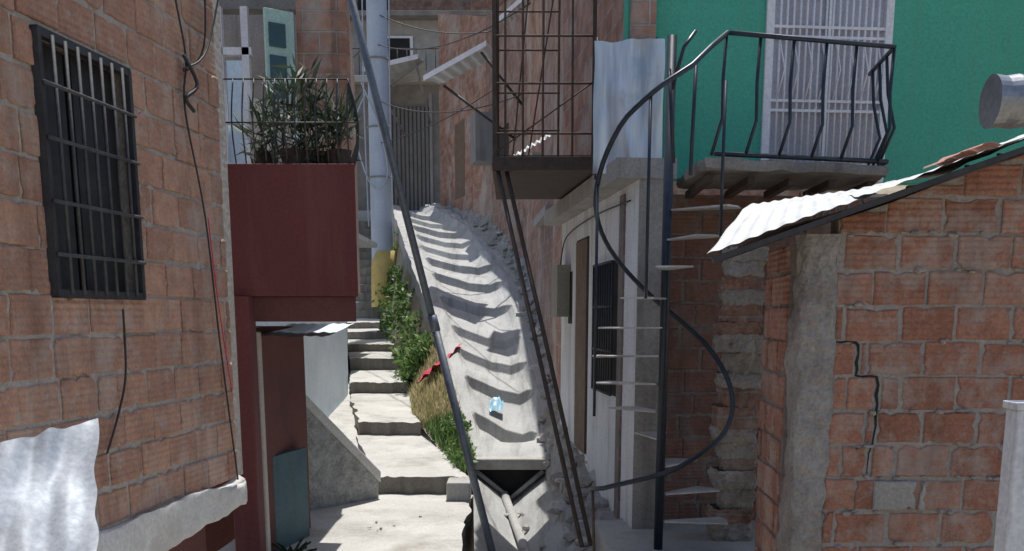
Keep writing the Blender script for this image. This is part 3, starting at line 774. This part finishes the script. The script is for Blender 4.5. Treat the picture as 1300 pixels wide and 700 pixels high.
box('stair_base_pad',.75,2.25,7.55,9.2,-2.2,-1.84,mConc,None,.03)

# ------------------------------------------------------------ brick shed, right foreground
bs=group('brick_shed')
def rt(x): return .30+.35*(x-1.06)
def tw(nm,x0,x1,y,z0,mat,t=.15):
    return wall(nm,(x0,y),(x1,y),z0,rt(x0)-.04,t,mat,bs,z1b=rt(x1)-.04)
tw('front_wall',1.85,4.2,6.0,-2.4,mMortarR)
def crk(z):
    if -.35<z<-.15: return 2.0-1.85
    if -.75<z<=-.35: return 2.13-1.85
    if -.95<z<=-.75: return 2.10-1.85
    return None
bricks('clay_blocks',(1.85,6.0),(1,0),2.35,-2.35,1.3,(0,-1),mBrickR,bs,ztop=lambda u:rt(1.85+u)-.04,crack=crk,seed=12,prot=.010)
bricks('cement_block',(2.13,5.994),(1,0),.33,-1.15,-.955,(0,-1),mConcS,bs,seed=2,prot=.02,bw=.33)
cp=[(1.87,-.152,.003),(1.90,-.155,.006),(1.95,-.148,.005),(1.985,-.156,.009),(2.0,-.17,.01),(2.006,-.22,.006),(1.996,-.27,.010),(2.004,-.31,.008),(1.998,-.345,.009),(2.03,-.352,.006),(2.08,-.347,.006),(2.12,-.355,.009),(2.132,-.40,.008),(2.124,-.46,.011),(2.135,-.51,.007),(2.128,-.57,.009),(2.134,-.64,.006),(2.126,-.70,.005),(2.12,-.752,.004),(2.104,-.80,.004),(2.1,-.88,.003),(2.1,-.95,.002)]
V=[];F=[]
for i,(x,z,w) in enumerate(cp):
    a=cp[max(0,i-1)];b=cp[min(len(cp)-1,i+1)]; t=Vector((b[0]-a[0],b[1]-a[1])).normalized(); nx,nz_=-t.y*w,t.x*w
    V+=[(x-nx,5.996,z-nz_),(x+nx,5.996,z+nz_)]
for i in range(len(cp)-1): F.append((2*i,2*i+1,2*i+3,2*i+2))
mesh('crack_dark_strip',V,F,mDark,bs)  # flat strip on the mortar; the crack's inner shade is its colour
# lumps of mortar squeezed out of the joints
mortar_lumps=[]
rocks('mortar_smears',lambda r:(r.uniform(1.9,3.4),5.988,-2.35+.2*r.randint(3,14)+r.uniform(-.012,.012)) ,90,.012,.03,mMortarR,bs,seed=77)
mColm=surf('crumbling_render',(.24,.22,.2),(.40,.375,.35),4,.95,1,stain=(.17,.11,.085),stain_amt=.8,bd=.04)
def col_(u,v):
    a=u*3; z=-2.4+2.85*v
    pts=[(1.655,6.19),(1.655,5.985),(1.86,5.985),(1.86,6.1)]
    i=min(2,int(a)); f=a-i; x=pts[i][0]*(1-f)+pts[i+1][0]*f; y=pts[i][1]*(1-f)+pts[i+1][1]*f
    return (x+.035*nz(z*2,u*3)+.02*nz(z*9,u*7),y+.02*nz(z*3,u*6,3)-.015*nz(z*11,u*12),z)
grid('corner_column',col_,24,260,mColm,bs,True)
wall('side_wall',(1.645,6.19),(1.69,6.95),-2.4,.4,-.15,mMortarD,bs)
bricks('side_blocks',(1.645,6.19),(.05,.76),.76,-2.35,.42,(-1,.07),mBrickR,bs,seed=4)
def sheet(nm,A,B,C_,D,mat,amp=.004,fr=60,n=90):
    A,B,C_,D=map(Vector,(A,B,C_,D))
    def f(u,v):
        p=A.lerp(B,u).lerp(D.lerp(C_,u),v)
        return p+Vector((.02*nz(v*4,p.x),.03*nz(p.x*5,v*2) if v in(0,1) else 0,amp*math.sin(u*fr)+.02*nz(p.x*2,p.y*2)))
    return grid(nm,f,n,10,mat,bs)
sheet('roof_sheet',(1.06,5.75,.33),(1.98,5.75,.65),(2.4,7.5,.86),(1.70,7.6,.79),mZinc)
sheet('roof_sheet_2',(1.86,5.74,.625),(2.9,5.74,.985),(2.95,7.4,.95),(2.3,7.55,.84),mZinc)
sheet('roof_sheet_3',(2.8,5.73,.96),(4.3,5.73,1.47),(4.3,7.4,1.5),(2.85,7.4,.97),mZinc)
sheet('roof_underlay',(1.12,5.8,.28),(4.2,5.8,1.35),(4.2,7.2,1.2),(1.7,7.3,.55),mWood,0,1,20)
tubes('roof_edge_beam',[[(1.1,5.78,.295),(4.2,5.78,1.38)]],.022,mBlack,bs,4,False)
V=[];F=[]
for i in range(3):
    x0=2.46+i*.11; y0=5.95+R(0,.1); k=len(V); hz=R(0,.012)
    for j in range(7):
        a=math.pi*j/6
        for s in (0,1): V.append((x0+.055*math.cos(a),y0+.30*s,rt(x0)+.05+hz+.02*math.sin(a)+R(-.004,.004)))
    for j in range(6): F.append((k+2*j,k+2*j+1,k+2*j+3,k+2*j+2))
mesh('roof_tiles',V,F,mTile,bs)
# ruined masonry pier
mPier=surf('pier_mortar',(.27,.24,.21),(.43,.395,.35),5,.95,1,stain=(.15,.1,.075),stain_amt=.85,bd=.03)
mp_=group('masonry_pier')
rp_=random.Random(21); z=-2.2; k_=0
while z<.42:
    h=rp_.uniform(.1,.2); dx=rp_.uniform(-.03,.03); w=rp_.uniform(.13,.165)
    def bf(u,v,z=z,h=h,dx=dx,w=w):
        a=u*2*math.pi; s=1.25; ca=max(-1,min(1,math.cos(a)*s*1.1)); sa=max(-1,min(1,math.sin(a)*s*1.1))
        zz=z+h*v; e=.95 if v in(0,1) else 1
        ww=w*e*(1+.2*nz(ca*2,sa*2,zz*8)+.16*nz(ca*5,sa*5,zz*20))
        return (1.86+dx+ca*ww,8.45+sa*ww,zz+.02*nz(ca*3,sa*3,zz))
    grid(f'course_{k_}',bf,36,7,mPier if rp_.random()<.7 else mBrickFar2,mp_,False)
    z+=h-.01; k_+=1

# metal duct & white post near camera right
dg=group('metal_duct')
V=[];F=[]
n=28
for i in range(30):
    x=1.985+.05*i; rr_=.10+(.007 if i%2==0 else 0)
    for k in range(n): V.append((x,4.5+rr_*math.cos(2*math.pi*k/n),.87+rr_*math.sin(2*math.pi*k/n)))
for i in range(29):
    for k in range(n): F.append((i*n+k,i*n+(k+1)%n,(i+1)*n+(k+1)%n,(i+1)*n+k))
F.append(tuple(range(n)))
mesh('duct_body',V,F,surf('duct_metal',(.24,.26,.29),(.36,.38,.41),4,.35,.1,metal=.6,stain=(.12,.12,.12)),dg,False)
tubes('duct_hanger',[[(2.4,4.5,.97),(2.4,4.5,2.2)]],.008,mBlack,dg,5)
wp=group('white_post')
box('post',1.95,2.05,3.95,4.05,-2.6,-.36,mWhite,wp,.008); box('post_cap',1.94,2.06,3.94,4.06,-.36,-.33,mWhite,wp,.004)

# ------------------------------------------------------------ far brick house along the chute
fb=group('brick_house')
seq=[((.66,13.1),1.0),((.62,16),0),((.5,18.5),0),((.3,22),0),((-.65,27),0),((-2.15,32),0)]
tops=[5.2,5.2,6.0,6.4,7.2,8.6]
bots=[-1.8,-1.6,-.8,.2,1.5,2.5]
for i in range(5):
    a=seq[i][0];b=seq[i+1][0]
    a2=a if i==0 else (a[0],a[1]+.001)
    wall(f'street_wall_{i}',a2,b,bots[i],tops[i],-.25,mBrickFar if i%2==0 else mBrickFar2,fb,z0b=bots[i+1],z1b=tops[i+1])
def fw(nm,i,t0,t1,z0,z1,off,th,mat):
    a=Vector(seq[i][0]);b=Vector(seq[i+1][0]); d_=(b-a); L_=d_.length; d_/=L_; o_=Vector((-d_.y,d_.x))
    p=a+d_*t0+o_*off; q_=a+d_*t1+o_*off
    return wall(nm,p[:],q_[:],z0,z1,-th,mat,fb)
fw('far_window_dark_panel',3,2.0,3.2,3.0,4.2,.01,.02,mDark); fw('window_sill',3,1.9,3.3,2.9,3.0,.08,.08,mConcL)  # window is a flat panel with the shade inside painted as near-black
fw('ledge',1,0,2.5,1.5,1.62,.12,.12,mConcS); fw('ledge_2',2,0,3.4,2.6,2.75,.15,.15,mConcS)
fw('door_opening',4,2.2,3.3,3.2,5.2,.01,.02,mWood)
fw('electric_panel',3,3.6,4.4,3.6,4.7,.5,.45,mGrey)
def awn(nm,A,B,C_,D,par):
    A,B,C_,D=map(Vector,(A,B,C_,D))
    return grid(nm,lambda u,v:A.lerp(B,u).lerp(D.lerp(C_,u),v)+Vector((0,0,.012*math.sin(u*40))),50,4,mZinc,par)
awn('awning',(-1.75,21.6,4.65),(-.5,21.2,5.2),(-.3,22.2,5.15),(-1.5,22.6,4.7),fb)
awn('awning_2',(-.25,20.2,5.35),(.3,19.8,5.7),(.35,20.6,5.7),(-.15,21,5.4),fb)
hexa('awning_fascia',[(-1.76,21.58,4.56),(-.5,21.17,5.11),(-.5,21.2,5.11),(-1.76,21.61,4.56)],[(-1.76,21.58,4.66),(-.5,21.17,5.21),(-.5,21.2,5.21),(-1.76,21.61,4.66)],mWhiteG,fb)
hexa('awning_fascia_2',[(-.26,20.17,5.27),(.3,19.76,5.62),(.3,19.79,5.62),(-.26,20.2,5.27)],[(-.26,20.17,5.36),(.3,19.76,5.71),(.3,19.79,5.71),(-.26,20.2,5.36)],mWhiteG,fb)
tubes('awning_brackets',[[(-1.4,22.2,4.6),(.1,23.2,3.7)],[(-.6,21.2,5.0),(.2,22,4.2)]],.03,mBlack,fb,5)

# ------------------------------------------------------------ end of lane
el=group('concrete_house')
wall('facade_left',(-12,34.6),(-5.4,34.6),3.0,8.4,.3,mBrickFar2,el)
wall('facade_mid',(-5.4,34.6),(-1.6,34.6),3.0,7.2,.3,mConcD,el)
wall('facade_upper',(-12,36.5),(3,36.5),6.0,9.6,.3,mConcS,el)
box('upper_eave',-12,3,35.9,36.6,9.6,9.75,mConcD,el,.02)
box('terrace_slab',-7,-1.5,34.2,36.6,7.2,7.4,mConc,el,.02)
box('gate_frame_l',-4.05,-3.95,34.45,34.55,3.28,6.9,mGrey,el); box('gate_frame_r',-2.65,-2.55,34.45,34.55,3.28,6.9,mGrey,el)
box('gate_leaf',-3.95,-2.65,34.5,34.55,3.3,6.5,mGrey,el)
tubes('gate_bars',[[(-3.95+.13*k,34.46,3.3),(-3.95+.13*k,34.46,6.5)] for k in range(11)],.02,mRustD,el,5)
awn('awning',(-4.3,31.5,7.0),(-2.7,31.5,7.35),(-2.6,34.3,7.35),(-4.2,34.3,7.0),el)
hexa('awning_fascia',[(-4.32,31.46,6.9),(-2.7,31.46,7.25),(-2.7,31.49,7.25),(-4.32,31.49,6.9)],[(-4.32,31.46,7.03),(-2.7,31.46,7.38),(-2.7,31.49,7.38),(-4.32,31.49,7.03)],mWhiteG,el)
tubes('awning_bracket',[[(-4.1,31.7,6.9),(-3.4,34.4,5.6)],[(-2.8,31.7,7.2),(-2.6,34.4,6.0)],[(-4.1,34.4,6.95),(-2.6,31.7,7.25)]],.035,mGrey,el,5)
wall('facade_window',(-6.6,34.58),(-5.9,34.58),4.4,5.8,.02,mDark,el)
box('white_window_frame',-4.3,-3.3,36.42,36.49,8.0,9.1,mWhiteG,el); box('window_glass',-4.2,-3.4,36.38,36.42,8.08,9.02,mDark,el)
tubes('terrace_rail',[[(-6.9+.3*k,34.3,7.4),(-6.9+.3*k,34.3,8.2)] for k in range(18)]+[[(-6.9,34.3,8.2),(-1.6,34.3,8.2)]],.02,mRustD,el,4)
hh=group('hillside_house')
wall('front_wall',(-1.5,40),(12,38),4,13.5,.3,mBrickFar,hh)
wall('side_wall',(-14,40),(-1.5,40),4,18,.3,mBrickFar2,hh)
box('roof_slab',-1.7,12,37.5,44,13.5,13.7,mConc,hh)
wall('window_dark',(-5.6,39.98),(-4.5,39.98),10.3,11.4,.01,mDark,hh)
hh2=group('hillside_house')
wall('front_wall',(-20,47),(16,46),8,24,.3,mConcG,hh2)
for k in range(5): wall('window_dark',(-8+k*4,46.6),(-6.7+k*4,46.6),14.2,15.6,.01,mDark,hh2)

# ------------------------------------------------------------ overhead cables
oc=group('overhead_cables')
tubes('cables',[sag((-3.3,26.8,5.2),(.2,20,4.0),.3),sag((-3.3,26.8,4.2),(-.4,24,4.9),.15),sag((-3.3,26.8,7.2),(-.5,26,6.6),.2),sag((-3.3,26.8,6.5),(.3,18,5.0),.35),
  sag((-3.3,26.8,8),(-2.1,8.0,3.3),.5),sag((-3.3,26.8,8.6),(1.1,9.3,3.9),.5),sag((-3.3,26.8,6.8),(-6,34.5,7.5),.2)],.012,mCable,oc,5)

# ------------------------------------------------------------ light, world, camera
w=bpy.data.worlds.new('World'); S.world=w; w.use_nodes=True; nt=w.node_tree
sdir=Vector((.03,.34,.94)).normalized()
sky=nt.nodes.new('ShaderNodeTexSky'); sky.sky_type='NISHITA'; sky.sun_disc=False
sky.sun_elevation=math.asin(sdir.z); sky.sun_rotation=math.atan2(sdir.x,sdir.y)
sky.dust_density=2
bgn=nt.nodes['Background']; bgn.inputs[1].default_value=.15
nt.links.new(sky.outputs[0],bgn.inputs[0])
l=bpy.data.lights.new('sun','SUN'); l.energy=5; l.angle=math.radians(.5); l.color=(1,.975,.93)
lo=bpy.data.objects.new('sun',l); COL.objects.link(lo); lo.rotation_euler=(-sdir).to_track_quat('-Z','Y').to_euler()
cam=bpy.data.cameras.new('camera'); co=bpy.data.objects.new('camera',cam); COL.objects.link(co)
cam.lens=36; cam.sensor_width=36; cam.shift_y=.233; cam.clip_end=2000; cam.clip_start=.05
co.location=(0,0,0); co.rotation_euler=(math.radians(79),0,0)
S.camera=co
S.view_settings.view_transform='Standard'; S.view_settings.look='None'; S.view_settings.exposure=0
